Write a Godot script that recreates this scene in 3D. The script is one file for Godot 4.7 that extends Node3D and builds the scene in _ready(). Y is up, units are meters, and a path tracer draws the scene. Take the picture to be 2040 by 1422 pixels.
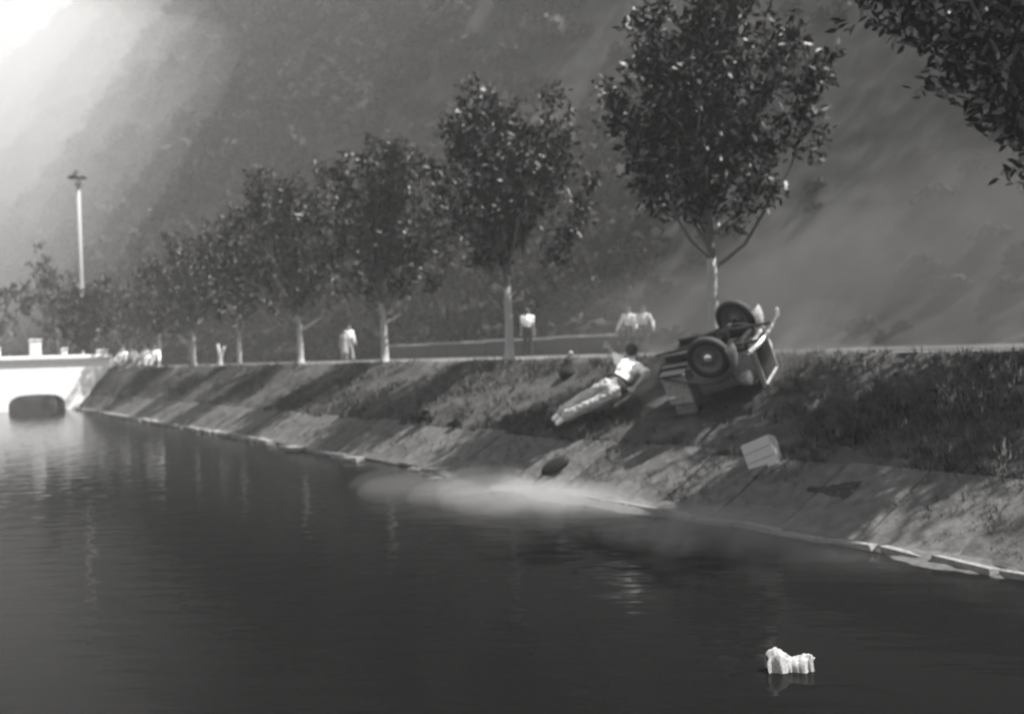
extends Node3D
# A canal with a tree-lined embankment below a wooded hill, an overturned car on the bank and a white bridge at the end.
# Directions: the canal runs along t, p is the distance across it; both are turned against the camera.

const TURN := 0.5252
const WATER := -1.82
const ROAD := -0.12
const P_WATER := 7.6
const P_EDGE := 10.42

var rng := RandomNumberGenerator.new()
var M := {}
var taken := {}
var box_faces := PackedInt32Array()

func _ready():
	rng.seed = 7
	# ---- camera
	var cam := Camera3D.new()
	cam.name = "camera"
	cam.fov = 35.82
	cam.near = 0.1
	cam.far = 900.0
	cam.rotation_degrees = Vector3(-0.18, 0.0, -1.7)
	cam.current = true
	add_child(cam)
	var lens := CameraAttributesPhysical.new()      # an old lens, a little out of focus
	lens.frustum_focal_length = 54.0
	lens.frustum_focus_distance = 4.0
	lens.exposure_aperture = 3.6
	cam.attributes = lens
	cam.fov = 35.82
	cam.near = 0.1
	cam.far = 900.0
	# ---- sky, haze, exposure
	var env := Environment.new()
	env.background_mode = Environment.BG_SKY
	var sm := ProceduralSkyMaterial.new()
	sm.sky_top_color = Color(0.74, 0.74, 0.74)
	sm.sky_horizon_color = Color(0.93, 0.93, 0.93)
	sm.sky_curve = 0.2
	sm.ground_bottom_color = Color(0.3, 0.3, 0.3)
	sm.ground_horizon_color = Color(0.6, 0.6, 0.6)
	sm.sun_angle_max = 1.0
	var sky := Sky.new()
	sky.sky_material = sm
	env.sky = sky
	env.background_energy_multiplier = 0.41
	env.tonemap_mode = Environment.TONE_MAPPER_LINEAR
	env.tonemap_exposure = 2.95
	env.fog_enabled = true
	env.fog_density = 0.0014
	env.fog_light_color = Color(0.97, 0.97, 0.97)
	env.volumetric_fog_enabled = true
	env.volumetric_fog_density = 0.0
	env.sdfgi_enabled = true
	env.ssao_enabled = true
	env.ssil_enabled = true
	var we := WorldEnvironment.new()
	we.name = "environment"
	we.environment = env
	add_child(we)
	# ---- sun: high, from beyond the trees on the embankment side
	var sun := DirectionalLight3D.new()
	sun.name = "sun"
	sun.light_energy = 1.6
	sun.light_color = Color(1, 0.99, 0.98)
	sun.light_angular_distance = 0.6
	sun.shadow_enabled = true
	add_child(sun)
	var to_sun := Vector3(0.46, 0.8, 0.02)
	sun.look_at_from_position(to_sun * 100.0, Vector3.ZERO, Vector3.UP)

	materials()
	build_setting()
	build_bridge()
	build_trees()
	build_wall_and_people()
	build_car()
	build_man_on_bank()
	build_small_things()
	build_dust()

# ------------------------------------------------------------------ helpers
func W(p: float, t: float, h: float) -> Vector3:
	return Vector3(p * cos(TURN) - t * sin(TURN), h, -(p * sin(TURN) + t * cos(TURN)))

func p_edge(t: float) -> float:
	return P_EDGE - 1.45 * smoothstep(38.0, 50.0, t)

func bank_h(p: float, t: float) -> float:
	var u := (p - P_WATER) / (p_edge(t) - P_WATER)
	return WATER + (ROAD - WATER) * clampf(u, -0.3, 1.0)

func gray(v: float) -> Color:
	return Color(v, v, v).linear_to_srgb()

func noise_tex(freq: float, lo: float, hi: float, seed_: int, octaves := 4, normal := false, bump := 4.0, kind := FastNoiseLite.TYPE_SIMPLEX_SMOOTH) -> NoiseTexture2D:
	var n := FastNoiseLite.new()
	n.noise_type = kind
	n.seed = seed_
	n.frequency = freq
	n.fractal_octaves = octaves
	var x := NoiseTexture2D.new()
	x.width = 512
	x.height = 512
	x.seamless = true
	x.noise = n
	if normal:
		x.as_normal_map = true
		x.bump_strength = bump
	else:
		var g := Gradient.new()
		g.set_color(0, gray(lo))
		g.set_color(1, gray(hi))
		x.color_ramp = g
	return x

func mat(called: String, v: float, rough := 0.8, spec := 0.4) -> StandardMaterial3D:
	var m := StandardMaterial3D.new()
	m.albedo_color = gray(v)
	m.roughness = rough
	m.metallic_specular = spec
	m.resource_name = called
	M[called] = m
	return m

func grain(called: String, lo: float, hi: float, metres: float, rough := 0.85, freq := 0.012, relief := 0.0, spec := 0.35) -> StandardMaterial3D:
	var m := mat(called, 1.0, rough, spec)
	m.albedo_color = Color.WHITE
	m.albedo_texture = noise_tex(freq, lo, hi, called.hash() % 1000, 5)
	m.uv1_triplanar = true
	m.uv1_world_triplanar = true
	m.uv1_scale = Vector3.ONE / metres
	if relief > 0.0:
		m.normal_enabled = true
		m.normal_texture = noise_tex(freq * 2.0, 0, 1, called.hash() % 1000 + 5, 5, true, 6.0)
		m.normal_scale = relief
	return m

func materials():
	grain("earth", 0.03, 0.1, 3.0, 0.95, 0.014, 0.8, 0.1)
	grain("gravel", 0.07, 0.16, 2.0, 0.95, 0.02, 0.5, 0.1)
	grain("hill", 0.01, 0.085, 9.0, 1.0, 0.012, 0.0, 0.05)
	for k in 3:
		grain(["slab", "slab_pale", "slab_dark"][k], [0.04, 0.05, 0.035][k], [0.13, 0.145, 0.12][k], 1.6, 0.9, 0.014, 0.7, 0.2)
	grain("kerb", 0.11, 0.24, 0.8, 0.9, 0.02, 0.7, 0.2)
	grain("silt", 0.05, 0.11, 0.9, 0.85, 0.016, 0.6, 0.3)
	grain("whitewash", 0.22, 0.4, 0.35, 0.9, 0.02, 0.4, 0.1)
	grain("bark", 0.06, 0.17, 0.25, 0.95, 0.03, 0.9, 0.1)
	grain("bridge_white", 0.78, 0.92, 2.2, 0.9, 0.012, 0.25, 0.1)
	grain("wall_stone", 0.035, 0.1, 0.9, 0.95, 0.02, 0.8, 0.1)
	grain("coping", 0.16, 0.28, 0.8, 0.9, 0.02, 0.4, 0.1)
	grain("rock", 0.35, 0.65, 1.2, 0.95, 0.016, 0.9, 0.1)
	var w := mat("water", 0.005, 0.06, 0.075)
	w.normal_enabled = true
	w.normal_texture = noise_tex(0.010, 0, 1, 91, 3, true, 3.0)
	w.normal_scale = 0.34
	w.uv1_triplanar = true
	w.uv1_world_triplanar = true
	w.uv1_scale = Vector3(0.22, 0.22, 0.5)
	for k in 3:
		var l := mat(["leaf", "leaf_dark", "leaf_pale"][k], 1.0, 0.55, 0.45)
		l.albedo_color = Color.WHITE
		l.vertex_color_use_as_albedo = true
		l.backlight_enabled = true
		l.backlight = gray(0.07)
	var b := mat("brush", 1.0, 0.9, 0.15)
	b.albedo_color = Color.WHITE
	b.vertex_color_use_as_albedo = true
	mat("tyre", 0.02, 0.75, 0.4)
	mat("rim", 0.09, 0.45, 0.5)
	mat("chrome", 0.7, 0.25, 0.6).metallic = 0.8
	grain("body_paint", 0.05, 0.18, 0.35, 0.35, 0.012, 0.0, 0.5)
	grain("pale_paint", 0.16, 0.5, 0.35, 0.4, 0.012, 0.0, 0.5)
	grain("chassis", 0.015, 0.05, 0.3, 0.8, 0.03, 0.6, 0.3)
	var gl := mat("glass", 0.5, 0.05, 0.5)
	gl.transparency = BaseMaterial3D.TRANSPARENCY_ALPHA
	gl.albedo_color.a = 0.2
	mat("lens", 0.6, 0.08, 0.6)
	mat("skin", 0.26, 0.6, 0.4)
	mat("hair", 0.025, 0.6, 0.4)
	grain("white_cloth", 0.72, 0.88, 0.3, 0.95, 0.02, 0.5, 0.1)
	grain("wet_cloth", 0.14, 0.42, 0.2, 0.7, 0.02, 0.5, 0.3)
	grain("trousers_pale", 0.28, 0.42, 0.35, 0.95, 0.02, 0.6, 0.1)
	grain("dark_cloth", 0.025, 0.06, 0.3, 0.95, 0.02, 0.5, 0.1)
	grain("mid_cloth", 0.2, 0.32, 0.3, 0.95, 0.02, 0.5, 0.1)
	mat("leather", 0.02, 0.5, 0.4)
	mat("shoe_pale", 0.7, 0.7, 0.3)
	mat("shoe_dark", 0.03, 0.5, 0.4)
	grain("wood_pale", 0.3, 0.5, 0.25, 0.85, 0.03, 0.4, 0.2)
	grain("wood_dark", 0.008, 0.02, 0.25, 0.7, 0.03, 0.4, 0.3)
	mat("pole_paint", 0.3, 0.6, 0.4)

func numbered(called: String) -> String:
	var n: int = taken.get(called, 0)
	taken[called] = n + 1
	return called if n == 0 else "%s_%03d" % [called, n]

func tag(o: Node, label: String, category: String, group := "") -> Node:
	o.set_meta("label", label)
	o.set_meta("category", category)
	if group != "":
		o.set_meta("group", group)
	return o

func thing(called: String, label: String, category: String, at := Vector3.ZERO, group := "") -> Node3D:
	var o := Node3D.new()
	o.name = numbered(called)
	add_child(o)
	o.position = at
	tag(o, label, category, group)
	return o

func put(called: String, mesh: Mesh, m: Material, parent: Node = null, at := Vector3.ZERO) -> MeshInstance3D:
	var o := MeshInstance3D.new()
	o.name = called if parent else numbered(called)
	o.mesh = mesh
	o.material_override = m
	o.position = at
	(parent if parent else self).add_child(o, true)
	return o

func struct(called: String, mesh: Mesh, m: Material) -> MeshInstance3D:
	var o := put(called, mesh, m)
	o.set_meta("kind", "structure")
	return o

# mesh from points, triangle indices, and optional colours; smooth = shared normals
func make(v: PackedVector3Array, ix: PackedInt32Array, smooth := true, col := PackedColorArray()) -> ArrayMesh:
	var st := SurfaceTool.new()
	st.begin(Mesh.PRIMITIVE_TRIANGLES)
	st.set_smooth_group(0 if smooth else -1)
	for i in ix:
		if col.size():
			st.set_color(col[i])
		st.add_vertex(v[i])
	st.index()
	st.generate_normals()
	return st.commit()

func box(size: Vector3, bevel := 0.01) -> ArrayMesh:
	var h := size * 0.5
	bevel = minf(bevel, minf(h.x, minf(h.y, h.z)) * 0.6)
	var pts := PackedVector3Array()
	for sx in [-1, 1]:
		for sy in [-1, 1]:
			for sz in [-1, 1]:
				var s := Vector3(sx, sy, sz)
				for a in 3:
					var q := h - Vector3.ONE * bevel
					q[a] = h[a]
					pts.append(q * s)
	if box_faces.is_empty():
		var unit := PackedVector3Array()
		for sx in [-1, 1]:
			for sy in [-1, 1]:
				for sz in [-1, 1]:
					for a in 3:
						var q := Vector3(0.7, 0.7, 0.7)
						q[a] = 1.0
						unit.append(q * Vector3(sx, sy, sz))
		for q in hull(unit).surface_get_arrays(0)[Mesh.ARRAY_VERTEX]:
			for i in 24:
				if unit[i].distance_to(q) < 1e-3:
					box_faces.append(i)
					break
	var st := SurfaceTool.new()
	st.begin(Mesh.PRIMITIVE_TRIANGLES)
	st.set_smooth_group(-1)
	for i in box_faces:
		st.add_vertex(pts[i])
	st.generate_normals()
	return st.commit()

# triangles of a convex set of points
func hull(pts: PackedVector3Array) -> ArrayMesh:
	var st := SurfaceTool.new()
	st.begin(Mesh.PRIMITIVE_TRIANGLES)
	st.set_smooth_group(-1)
	# plain gift-wrapping for small sets: every triangle whose plane has all points on one side, faces merged by plane
	var n := pts.size()
	var c := Vector3.ZERO
	for p in pts:
		c += p
	c /= n
	var planes := []
	for i in n:
		for j in range(i + 1, n):
			for k in range(j + 1, n):
				var nn := (pts[j] - pts[i]).cross(pts[k] - pts[i])
				if nn.length() < 1e-9:
					continue
				nn = nn.normalized()
				var d := nn.dot(pts[i])
				if nn.dot(c) > d:
					nn = -nn
					d = -d
				var ok := true
				for q in pts:
					if nn.dot(q) > d + 1e-5:
						ok = false
						break
				if not ok:
					continue
				var seen := false
				for pl in planes:
					if pl[0].dot(nn) > 0.99999 and absf(pl[1] - d) < 1e-5:
						seen = true
						break
				if not seen:
					planes.append([nn, d])
	for pl in planes:
		var nn: Vector3 = pl[0]
		var on := []
		var m := Vector3.ZERO
		for q in pts:
			if absf(nn.dot(q) - pl[1]) < 1e-4:
				on.append(q)
				m += q
		m /= on.size()
		var ax := (on[0] - m as Vector3).normalized()
		var ay := nn.cross(ax)
		on.sort_custom(func(a, b): return atan2((a - m).dot(ay), (a - m).dot(ax)) < atan2((b - m).dot(ay), (b - m).dot(ax)))
		for i in range(1, on.size() - 1):
			for q in [on[0], on[i + 1], on[i]]:
				st.add_vertex(q)
	st.generate_normals()
	return st.commit()

func tube_into(v: PackedVector3Array, ix: PackedInt32Array, path: Array, radii: Array, sides := 8):
	var base := v.size()
	var n := path.size()
	var side := Vector3.ZERO
	for i in n:
		var d: Vector3 = ((path[mini(i + 1, n - 1)] - path[maxi(i - 1, 0)]) as Vector3).normalized()
		if side == Vector3.ZERO:
			side = d.cross(Vector3.UP if absf(d.y) < 0.9 else Vector3.RIGHT).normalized()
		side = (side - d * side.dot(d)).normalized()
		var up := d.cross(side)
		for k in sides:
			var a := TAU * k / sides
			v.append(path[i] + (side * cos(a) + up * sin(a)) * radii[i])
	for i in n - 1:
		for k in sides:
			var a := base + i * sides + k
			var b := base + i * sides + (k + 1) % sides
			ix.append_array([a, b, a + sides, b, b + sides, a + sides])
	for e in [0, n - 1]:
		v.append(path[e])
		for k in sides:
			ix.append_array([v.size() - 1, base + e * sides + k, base + e * sides + (k + 1) % sides])

func tube(path: Array, radii: Array, sides := 10) -> ArrayMesh:
	var v := PackedVector3Array()
	var ix := PackedInt32Array()
	tube_into(v, ix, path, radii, sides)
	return make(v, ix)

# profile of Vector2(radius, along z), turned round the z axis
func lathe(profile: Array, sides := 28) -> ArrayMesh:
	var v := PackedVector3Array()
	var ix := PackedInt32Array()
	for q in profile:
		for k in sides:
			var a := TAU * k / sides
			v.append(Vector3(q.x * cos(a), q.x * sin(a), q.y))
	for i in profile.size() - 1:
		for k in sides:
			var a := i * sides + k
			var b := i * sides + (k + 1) % sides
			ix.append_array([a, b, a + sides, b, b + sides, a + sides])
	return make(v, ix)

# a rock: a box of points pushed about, kept convex
func stone(size: Vector3, rough := 0.2) -> ArrayMesh:
	var pts := PackedVector3Array()
	for sx in [-1, 1]:
		for sy in [-1, 1]:
			for sz in [-1, 1]:
				pts.append(Vector3(sx * size.x, sy * size.y, sz * size.z) * 0.5 * (1.0 - rough * rng.randf()))
	for k in 6:
		var d := Vector3(rng.randfn(), rng.randfn(), rng.randfn()).normalized()
		pts.append(Vector3(d.x * size.x, d.y * size.y, d.z * size.z) * (0.5 + 0.1 * rng.randf()))
	return hull(pts)

func extrude(poly: PackedVector2Array, depth: float) -> ArrayMesh:
	var v := PackedVector3Array()
	var ix := PackedInt32Array()
	var n := poly.size()
	for z in [0.0, -depth]:
		for q in poly:
			v.append(Vector3(q.x, q.y, z))
	var tri := Geometry2D.triangulate_polygon(poly)
	for i in tri:
		ix.append(i)
	for i in tri:
		ix.append(i + n)
	for i in n:
		var j := (i + 1) % n
		ix.append_array([i, j, i + n, j, j + n, i + n])
	return make(v, ix, false)

# ------------------------------------------------------------------ setting
func hill_h(x: float, d: float, nz: FastNoiseLite) -> float:
	var p := x * cos(TURN) + d * sin(TURN)
	var t := -x * sin(TURN) + d * cos(TURN)
	var q1 := p - 23.5 + 0.2 * maxf(0.0, t - 52.0)
	var q2 := t - 125.0
	var q := maxf(q1, q2)
	if q < 0.0:
		return ROAD - 0.03
	var h1 := 1.6 * (q1 - 3.0 * (1.0 - exp(-q1 / 3.0))) if q1 > 0.0 else 0.0
	var h2 := 0.8 * (q2 - 3.0 * (1.0 - exp(-q2 / 3.0))) if q2 > 0.0 else 0.0
	h2 = h2 / pow(1.0 + pow(h2 / 27.0, 4.0), 0.25)
	h1 = h1 / pow(1.0 + pow(h1 / 95.0, 4.0), 0.25)
	var h := maxf(h1, h2) + 3.0 * exp(-absf(h1 - h2) / 4.0) * clampf(q / 8.0, 0.0, 1.0)
	h += clampf(q / 12.0, 0.0, 1.0) * (nz.get_noise_2d(x, d) * 5.0 + nz.get_noise_2d(x * 4.0, d * 4.0) * 1.2)
	return ROAD - 0.03 + h

func build_setting():
	# water
	var v := PackedVector3Array()
	var ix := PackedInt32Array()
	for a in [[-60.0, -60.0], [9.5, -60.0], [9.5, 110.0], [-60.0, 110.0]]:
		v.append(W(a[0], a[1], WATER))
	ix.append_array([0, 1, 2, 0, 2, 3])
	struct("canal_water", make(v, ix), M.water)
	# the sloping bank, from under the water to the path
	var nz := FastNoiseLite.new()
	nz.seed = 3
	nz.frequency = 0.35
	nz.fractal_octaves = 4
	v = PackedVector3Array()
	ix = PackedInt32Array()
	var rows := 22
	var t := -20.0
	var cols := 0
	while t < 85.0:
		for r in rows:
			var u := lerpf(-0.25, 1.06, float(r) / (rows - 1))
			var pe := p_edge(t)
			var p := lerpf(P_WATER, pe, u)
			var h := WATER + (ROAD - WATER) * minf(u, 1.0) - 0.02 * maxf(0.0, u - 1.0)
			var bump := nz.get_noise_2d(p * 1.5, t) * 0.09 + nz.get_noise_2d(p * 5.0, t * 5.0) * 0.03
			if u < 0.36:
				h -= 0.06
			h += bump * smoothstep(0.3, 0.42, u) * (1.0 - 0.85 * smoothstep(0.9, 1.0, u))
			if r == rows - 1:
				h = ROAD - 0.05
			v.append(W(p, t, h))
		t += 0.3
		cols += 1
	for c in cols - 1:
		for r in rows - 1:
			var a := c * rows + r
			ix.append_array([a, a + rows, a + 1, a + 1, a + rows, a + rows + 1])
	struct("embankment", make(v, ix), M.earth)
	# path on top of the bank
	v = PackedVector3Array()
	ix = PackedInt32Array()
	cols = 0
	t = -20.0
	while t < 92.0:
		for r in 14:
			var p := lerpf(p_edge(t) + 0.03, 26.0, float(r) / 13.0)
			v.append(W(p, t, ROAD + nz.get_noise_2d(p, t * 0.7) * 0.02))
		t += 1.0
		cols += 1
	for c in cols - 1:
		for r in 13:
			var a := c * 14 + r
			ix.append_array([a, a + 14, a + 1, a + 1, a + 14, a + 15])
	struct("road", make(v, ix), M.gravel)
	# wooded hill
	var hz := FastNoiseLite.new()
	hz.seed = 12
	hz.frequency = 0.03
	hz.fractal_octaves = 4
	v = PackedVector3Array()
	ix = PackedInt32Array()
	var nx := 130
	var nd := 110
	for i in nd:
		var d := 18.0 + 260.0 * pow(float(i) / (nd - 1), 1.4)
		for j in nx:
			var x := lerpf(-130.0, 110.0, float(j) / (nx - 1))
			v.append(Vector3(x, hill_h(x, d, hz), -d))
	for i in nd - 1:
		for j in nx - 1:
			var a := i * nx + j
			var m := maxf(maxf(v[a].y, v[a + 1].y), maxf(v[a + nx].y, v[a + nx + 1].y))
			if m > ROAD + 0.02:
				ix.append_array([a, a + 1, a + nx, a + 1, a + nx + 1, a + nx])
	struct("hill", make(v, ix), M.hill)
	# brush covering the hill
	for kind in 3:
		var mm := MultiMesh.new()
		mm.transform_format = MultiMesh.TRANSFORM_3D
		mm.use_colors = true
		mm.mesh = clump_mesh(260, 0.19, 40 + kind)
		var places := []
		var cols_ := []
		var tries := 0
		while places.size() < 2300 and tries < 60000:
			tries += 1
			var d := 24.0 + 210.0 * pow(rng.randf(), 0.8)
			var x := rng.randf_range(-0.62, 0.62) * d
			var h := hill_h(x, d, hz)
			if h < ROAD + 0.05 or h / d > 0.55:
				continue
			var open := smoothstep(-0.02, 0.2, x / d + hz.get_noise_2d(x * 2.0 + 70.0, d * 2.0) * 0.25)
			if rng.randf() < open * 0.85:
				continue
			var s := rng.randf_range(0.5, 1.25) * (1.0 + d * 0.008)
			if open > 0.6:
				s *= 0.5
			var b := Basis.from_euler(Vector3(0, rng.randf() * TAU, 0)).scaled(Vector3(s, s * rng.randf_range(0.7, 1.2), s))
			places.append(Transform3D(b, Vector3(x, h + s * 0.3, -d)))
			var g := rng.randf_range(0.02, 0.06)
			cols_.append(Color(g, g, g))
		mm.instance_count = places.size()
		for k in places.size():
			mm.set_instance_transform(k, places[k])
			mm.set_instance_color(k, cols_[k])
		var o := MultiMeshInstance3D.new()
		o.name = numbered("hillside_brush")
		o.multimesh = mm
		o.material_override = M.brush
		add_child(o, true)
		tag(o, "grey mass of shrubs and brush covering the hillside", "brush", "brush on the hillside")
		o.set_meta("kind", "stuff")
	# grass on the bank
	var gm := MultiMesh.new()
	gm.transform_format = MultiMesh.TRANSFORM_3D
	gm.use_colors = true
	gm.mesh = tuft_mesh()
	var tf := []
	var tc := []
	for k in 40000:
		var tt := 3.0 + 52.0 * pow(rng.randf(), 1.5)
		var u := rng.randf_range(0.33, 1.03)
		if rng.randf() < 0.22:
			u = rng.randf_range(0.05, 0.33)
		var patch := nz.get_noise_2d(tt * 0.6 + 40.0, u * 4.0)
		if patch < -0.12 and rng.randf() < 0.8:
			continue
		if u > 1.0 and rng.randf() < 0.5:
			continue
		var p := lerpf(P_WATER, p_edge(tt), u)
		var s := rng.randf_range(0.5, 1.2)
		var b := Basis.from_euler(Vector3(rng.randf_range(-0.3, 0.3), rng.randf() * TAU, rng.randf_range(-0.3, 0.3))).scaled(Vector3(s, s * rng.randf_range(0.6, 1.2), s))
		tf.append(Transform3D(b, W(p, tt, bank_h(p, tt) - 0.04)))
		var g := rng.randf_range(0.035, 0.11)
		tc.append(Color(g, g, g))
	gm.instance_count = tf.size()
	for k in tf.size():
		gm.set_instance_transform(k, tf[k])
		gm.set_instance_color(k, tc[k])
	var go := MultiMeshInstance3D.new()
	go.name = "bank_grass"
	go.multimesh = gm
	go.material_override = M.brush
	add_child(go)
	tag(go, "short rough grass growing over the sloping canal bank", "grass")
	go.set_meta("kind", "stuff")
	# slabs along the foot of the bank
	var rv := thing("stone_revetment", "row of sloping stone slabs facing the foot of the canal bank", "revetment", W(P_WATER, 20, WATER))
	var slabs := []
	for k in 5:
		slabs.append(box(Vector3(1.02, 0.09, 1.04), 0.015))
	t = 0.0
	while t < 50.0:
		var ang := atan2(ROAD - WATER, p_edge(t) - P_WATER)
		var len_ := 0.33 * (p_edge(t) - P_WATER) / cos(ang)
		var o := put("slab", slabs[rng.randi() % 5], [M.slab, M.slab, M.slab_pale, M.slab_dark][rng.randi() % 4], rv)
		var lenk := len_ * rng.randf_range(0.93, 1.05)
		var mid := W(P_WATER + (0.02 + lenk * 0.5) * cos(ang), t + 0.5, WATER + (0.02 + lenk * 0.5) * sin(ang) - 0.01 + rng.randf_range(-0.008, 0.01))
		var across := (W(1, 0, 0) * cos(ang) + Vector3.UP * sin(ang)).normalized()
		var along := W(0, 1, 0)
		var bs := Basis(along, across.cross(along) * -1.0, across) if along.cross(across).y < 0 else Basis(along, along.cross(across) * -1.0, across)
		bs = bs * Basis.from_euler(Vector3(rng.randf_range(-0.02, 0.02), rng.randf_range(-0.02, 0.02), rng.randf_range(-0.03, 0.03)))
		o.transform = Transform3D(bs.orthonormalized().scaled_local(Vector3(0.97, 1, lenk)), mid - rv.position)
		t += 1.0
	# kerb stones at the water's edge
	var kb := thing("stone_kerb", "broken line of pale kerb stones at the water's edge", "kerb", W(P_WATER, 20, WATER))
	var ks := []
	for k in 6:
		ks.append(stone(Vector3(0.56, 0.1, 0.2), 0.2))
	t = 1.0
	while t < 50.0:
		var broken := t > 12.0 and t < 23.5
		if not (broken and rng.randf() < 0.3):
			var o := put("kerb_stone", ks[rng.randi() % 6], M.kerb, kb)
			var off := rng.randf_range(-0.03, 0.03) + (rng.randf_range(-0.16, 0.02) if broken else 0.0)
			o.position = W(P_WATER - 0.12 + off, t, WATER + 0.035 + (rng.randf_range(-0.08, 0.02) if broken else rng.randf_range(-0.015, 0.015))) - rv.position
			if t < 12.0:
				o.scale = Vector3(1.06, 0.55, 0.5)
			o.rotation = Vector3(rng.randf_range(-0.06, 0.06), PI / 2 + TURN + rng.randf_range(-0.06, 0.06) * (5.0 if broken else 1.0), rng.randf_range(-0.06, 0.06))
		t += 0.6
	# bars of pale silt at the water's edge
	silt_bar(8.6, 16.4, 0.62)
	silt_bar(4.0, 6.9, 0.4)

func silt_bar(t0: float, t1: float, wide: float):
	var v := PackedVector3Array()
	var ix := PackedInt32Array()
	var nz := FastNoiseLite.new()
	nz.seed = int(t0 * 10)
	nz.frequency = 0.5
	var n := int((t1 - t0) / 0.12)
	for i in n + 1:
		var s := float(i) / n
		var t := lerpf(t0, t1, s)
		var w := wide * pow(sin(PI * clampf(s, 0.02, 0.98)), 0.5) * (0.85 + 0.7 * nz.get_noise_1d(t * 2.0)) + 0.1 * nz.get_noise_1d(t * 9.0)
		for r in 9:
			var a := float(r) / 8.0
			var p := P_WATER + 0.12 - (w + 0.12) * a
			var h := WATER + 0.07 * (1.0 - a) * (1.0 + nz.get_noise_2d(t * 3.0, a * 3.0)) + 0.012 - 0.03 * pow(a, 3.0)
			v.append(W(p, t, h))
	for i in n:
		for r in 8:
			var a := i * 9 + r
			ix.append_array([a, a + 9, a + 1, a + 1, a + 9, a + 10])
	struct("silt_shore", make(v, ix), M.silt)

func clump_mesh(count: int, leaf: float, seed_: int) -> ArrayMesh:
	var r := RandomNumberGenerator.new()
	r.seed = seed_
	var v := PackedVector3Array()
	var n := PackedVector3Array()
	var c := PackedColorArray()
	var ix := PackedInt32Array()
	for k in count:
		var d := Vector3(r.randfn(), r.randfn(), r.randfn()).normalized()
		d.y = absf(d.y) * 1.0 - 0.25
		var at := d * pow(r.randf(), 0.35) * Vector3(1, 0.9, 1)
		at += Vector3(sin(at.z * 5.0 + seed_), sin(at.x * 4.0), cos(at.x * 5.0)) * 0.12
		var a := Vector3(r.randfn(), r.randfn(), r.randfn()).normalized()
		var b := a.cross(Vector3(r.randfn(), r.randfn(), r.randfn())).normalized()
		var s := leaf * r.randf_range(0.6, 1.3)
		var base := v.size()
		for q in [a * s, b * s * 0.6, -a * s, -b * s * 0.6]:
			v.append(at + q)
			n.append((at.normalized() + a.cross(b) * 0.5 * signf(a.cross(b).dot(at))).normalized())
			var g := r.randf_range(0.7, 1.3)
			c.append(Color(g, g, g))
		ix.append_array([base, base + 1, base + 2, base, base + 2, base + 3])
	return arrays(v, n, c, ix)

func arrays(v: PackedVector3Array, n: PackedVector3Array, c: PackedColorArray, ix: PackedInt32Array) -> ArrayMesh:
	var a := []
	a.resize(Mesh.ARRAY_MAX)
	a[Mesh.ARRAY_VERTEX] = v
	a[Mesh.ARRAY_NORMAL] = n
	a[Mesh.ARRAY_COLOR] = c
	a[Mesh.ARRAY_INDEX] = ix
	var m := ArrayMesh.new()
	m.add_surface_from_arrays(Mesh.PRIMITIVE_TRIANGLES, a)
	return m

func tuft_mesh() -> ArrayMesh:
	var r := RandomNumberGenerator.new()
	r.seed = 5
	var v := PackedVector3Array()
	var n := PackedVector3Array()
	var c := PackedColorArray()
	var ix := PackedInt32Array()
	for k in 12:
		var a := r.randf() * TAU
		var out := Vector3(cos(a), 0, sin(a))
		var root := out * r.randf() * 0.05
		var h := r.randf_range(0.05, 0.11)
		var tip := root + out * r.randf_range(0.02, 0.1) + Vector3.UP * h
		var side := out.cross(Vector3.UP) * 0.008
		var base := v.size()
		for q in [root - side, root + side, tip]:
			v.append(q)
			n.append((Vector3.UP + out * 0.5).normalized())
			c.append(Color.WHITE)
		ix.append_array([base, base + 1, base + 2])
	return arrays(v, n, c, ix)

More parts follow.
